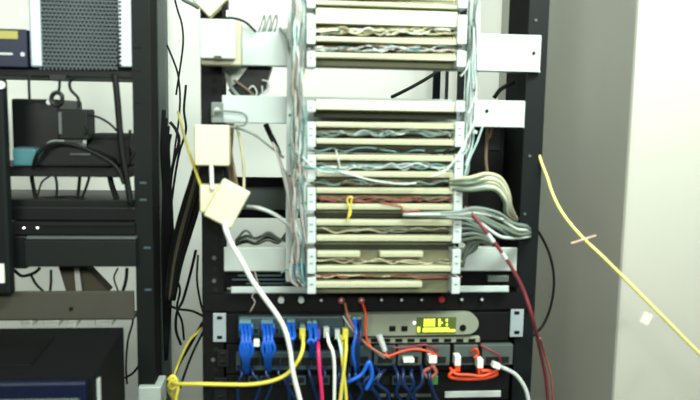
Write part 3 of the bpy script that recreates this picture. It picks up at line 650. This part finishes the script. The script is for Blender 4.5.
tag(MB().prism([(74, 268), (79, 268), (82, 292), (76, 292)], 0.044, 0.004).build('tape_strip', 'dull_metal'), 'pale strip stuck to the brown wedge', 'tape')

# big blue-black case at lower left
CF, CR = -0.17, 0.0
fr = P(96, 380, CF); rr = P(121, 328, CR)
top = (fr.z + rr.z) / 2; xr = (fr.x + rr.x) / 2
fz = P(50, 378, CF).z; rz_ = P(60, 328, CR).z
u = empty('ups_case', (xr - 0.2, CF / 2, top - 0.25), 'big black case with sloping top and navy front at the lower left', 'case')
bm = MB()
x0 = xr - 0.42; zt0, zt1, zb = fz, rz_, top - 0.25
bm.add([(x0, CF, zb), (xr, CF, zb), (xr, CR, zb), (x0, CR, zb), (x0, CF, zt0), (xr, CF, zt0), (xr, CR, zt1), (x0, CR, zt1)],
       [(3, 2, 1, 0), (4, 5, 6, 7), (0, 1, 5, 4), (1, 2, 6, 5), (2, 3, 7, 6), (3, 0, 4, 7)])
bm.build('body', 'blackm', u)
MB().wbox((xr - 0.213, CF - 0.005, zt0 - 0.054), (0.414, 0.012, 0.104), bev=0.003).build('front_panel', 'navy', u)
MB().wbox((xr - 0.215, CF - 0.0115, zt0 - 0.0245), (0.40, 0.003, 0.0014)).build('trim_line', 'cgrey', u)
MB().wbox((xr - 0.24, (CF + CR) / 2, (zt0 + zt1) / 2 + 0.001), (0.30, 0.10, 0.003), Matrix.Rotation(math.atan2(zt1 - zt0, CR - CF), 3, 'X'), bev=0.001).build('top_panel', 'rack', u)
MB().wbox((xr + 0.001, CF + 0.022, zt0 - 0.06), (0.003, 0.010, 0.10), bev=0.0006).build('side_strip', 'clight', u)
tag(box(138, 387, 161, 412, -0.01, 0.05, bev=0.002).build('switch_box', 'dull_metal'), 'small pale grey box at the foot of the left rack post', 'box')
for i, (a, c_) in enumerate((((20, 324), 12), ((42, 324), 16), ((66, 324), 10), ((94, 323), 18))):
    tag(box(a[0], a[1] - 3, a[0] + c_, a[1] + 3.5, 0.06, 0.03, bev=0.003).build('wall_stand_in', 'cwhite'), ['leftmost', 'second', 'third', 'rightmost'][i] + ' white stand-in for wall showing in the slit between beam and blue-black case', 'plug', 'wall stand-ins behind the case')  # added white blocks stand in for bright wall visible through the slit

# ------------------------------------------------------------ cables in the gap between the racks
G = [([(170, -20), (177, 8), (182, 25), (183, 45), (179, 75), (176, 95)], .25, 0.0018, 'thin black cable curving from the top in the gap between racks'),
     ([(167, 45), (174, 62), (178, 75), (180, 95), (179, 118), (176, 140), (172, 170)], .25, 0.0018, 'thin black cable crossing another in the upper gap between racks'),
     ([(186, 85), (184, 110), (186, 130), (180, 150), (176, 170), (171, 205)], .25, 0.0022, 'black cable wavering down the gap beside the cream box'),
     ([(170, 122), (176, 130), (179, 142), (173, 165), (170, 190), (171, 215), (174, 240)], .22, 0.0030, 'knobbly black cable in the gap near the left rack'),
     ([(196, 250), (190, 275), (183, 300), (177, 312), (176, 330), (181, 345)], .15, 0.0024, 'black cable knotted in the lower gap between racks'),
     ([(176, 278), (180, 290), (177, 308), (182, 322), (184, 340)], .15, 0.0020, 'short cable tail at the knot in the lower gap'),
     ([(168, 305), (178, 309), (192, 311), (203, 316)], .12, 0.0022, 'black cable running sideways from the knot to the right rack'),
     ([(198, 255), (197, 280), (200, 300), (203, 312)], .1, 0.0018, 'thin cable dropping along the right rack in the lower gap'),
     ([(172, 384), (178, 366), (186, 352), (194, 338), (203, 322)], .06, 0.0026, 'black cable rising from the yellow knot to the right rack'),
     ([(180, 388), (186, 370), (194, 350), (204, 330)], .06, 0.0020, 'second black cable rising beside the yellow strand'),
     ([(131, 300), (133, 320), (128, 340), (126, 365), (127, 384)], .05, 0.0016, 'thin cable hanging behind the blue-black case'),
     ([(125, 378), (134, 372), (142, 360), (145, 350)], .12, 0.0020, 'thin cable curving up behind the left rack post'),
     ([(139, 322), (142, 345), (141, 365), (139, 388)], .11, 0.0016, 'thin cable running to the small pale grey box')]
for pts, Y, r, lab in G: cable('black_cable', pts, Y, r, 'cblack', lab)
for i in range(7):
    s = i / 6
    cable('black_cable', [(199 + 6 * s, 156 + 6 * s), (192 + 10 * s, 180), (184 + 14 * s, 205), (176 + 13 * s, 235), (171 + 9 * s, 265), (168 + 5 * s, 300)], 0.10 + 0.03 * (i % 2), 0.0046, ['blackm', 'cblack', 'brown'][i % 3], 'thick black cable in the dense bunch slanting down between the racks, ' + ORD[i] + ' from the left', 'cable', 'dense black cable bunch')
for i in range(4):
    cable('black_cable', [(164 + 2 * i, 110 + 8 * i), (162 + 2 * i, 150), (164 + 2 * i, 190), (163 + 3 * i, 240), (164 + 2 * i, 300), (166, 360)], 0.16, 0.0036, 'blackm', 'black cable hanging down behind the left rack post, ' + ORD[i] + ' from the left', 'cable', 'straight cables behind the left post')
cable('yellow_cable', [(178, 112, 0.2), (184, 135, 0.1), (190, 155, 0.0), (196, 172, -0.03), (201, 186, -0.03), (206, 196, -0.02)], 0.1, 0.0022, 'cyellow', 'thin yellow cable slipping behind the small white socket box', 'cable')
cable('yellow_cable', [(206, 322, 0.08), (198, 332), (190, 340), (183, 353), (176, 370), (172, 383, 0.0)], 0.05, 0.0020, 'cyellow', 'thin yellow strand rising from the knot toward the right rack', 'cable')
u = tag(MB().tube(cpts([(168, 380), (173, 376), (177, 382), (173, 389), (169, 385), (174, 380), (178, 388), (176, 400), (182, 410)], -0.02), 0.0028).build('cable_knot', 'cyellow'), 'knot of yellow cord in the gap at the bottom', 'knot')
MB().disc(172, 383, -0.03, 0.005, 0.006).build('knot_core', 'cyellow', u)
cable('grey_cable', [(177, -5), (184, 0), (192, 4), (199, 8)], 0.2, 0.0034, 'cgrey', 'pale grey cable entering the gap at the top', 'cable')
cable('black_cable', [(392, 97, 0.3), (410, 88), (426, 79), (440, 70), (450, 62)], 0.35, 0.0036, 'darkgrey', 'dark cable slanting behind the open gap of the terminal blocks', 'cable')
cable('black_cable', [(494, 98, 0.05), (500, 90), (508, 85), (514, 82)], 0.05, 0.0034, 'cblack', 'short dark cable on the second bracket beside the right post', 'cable')
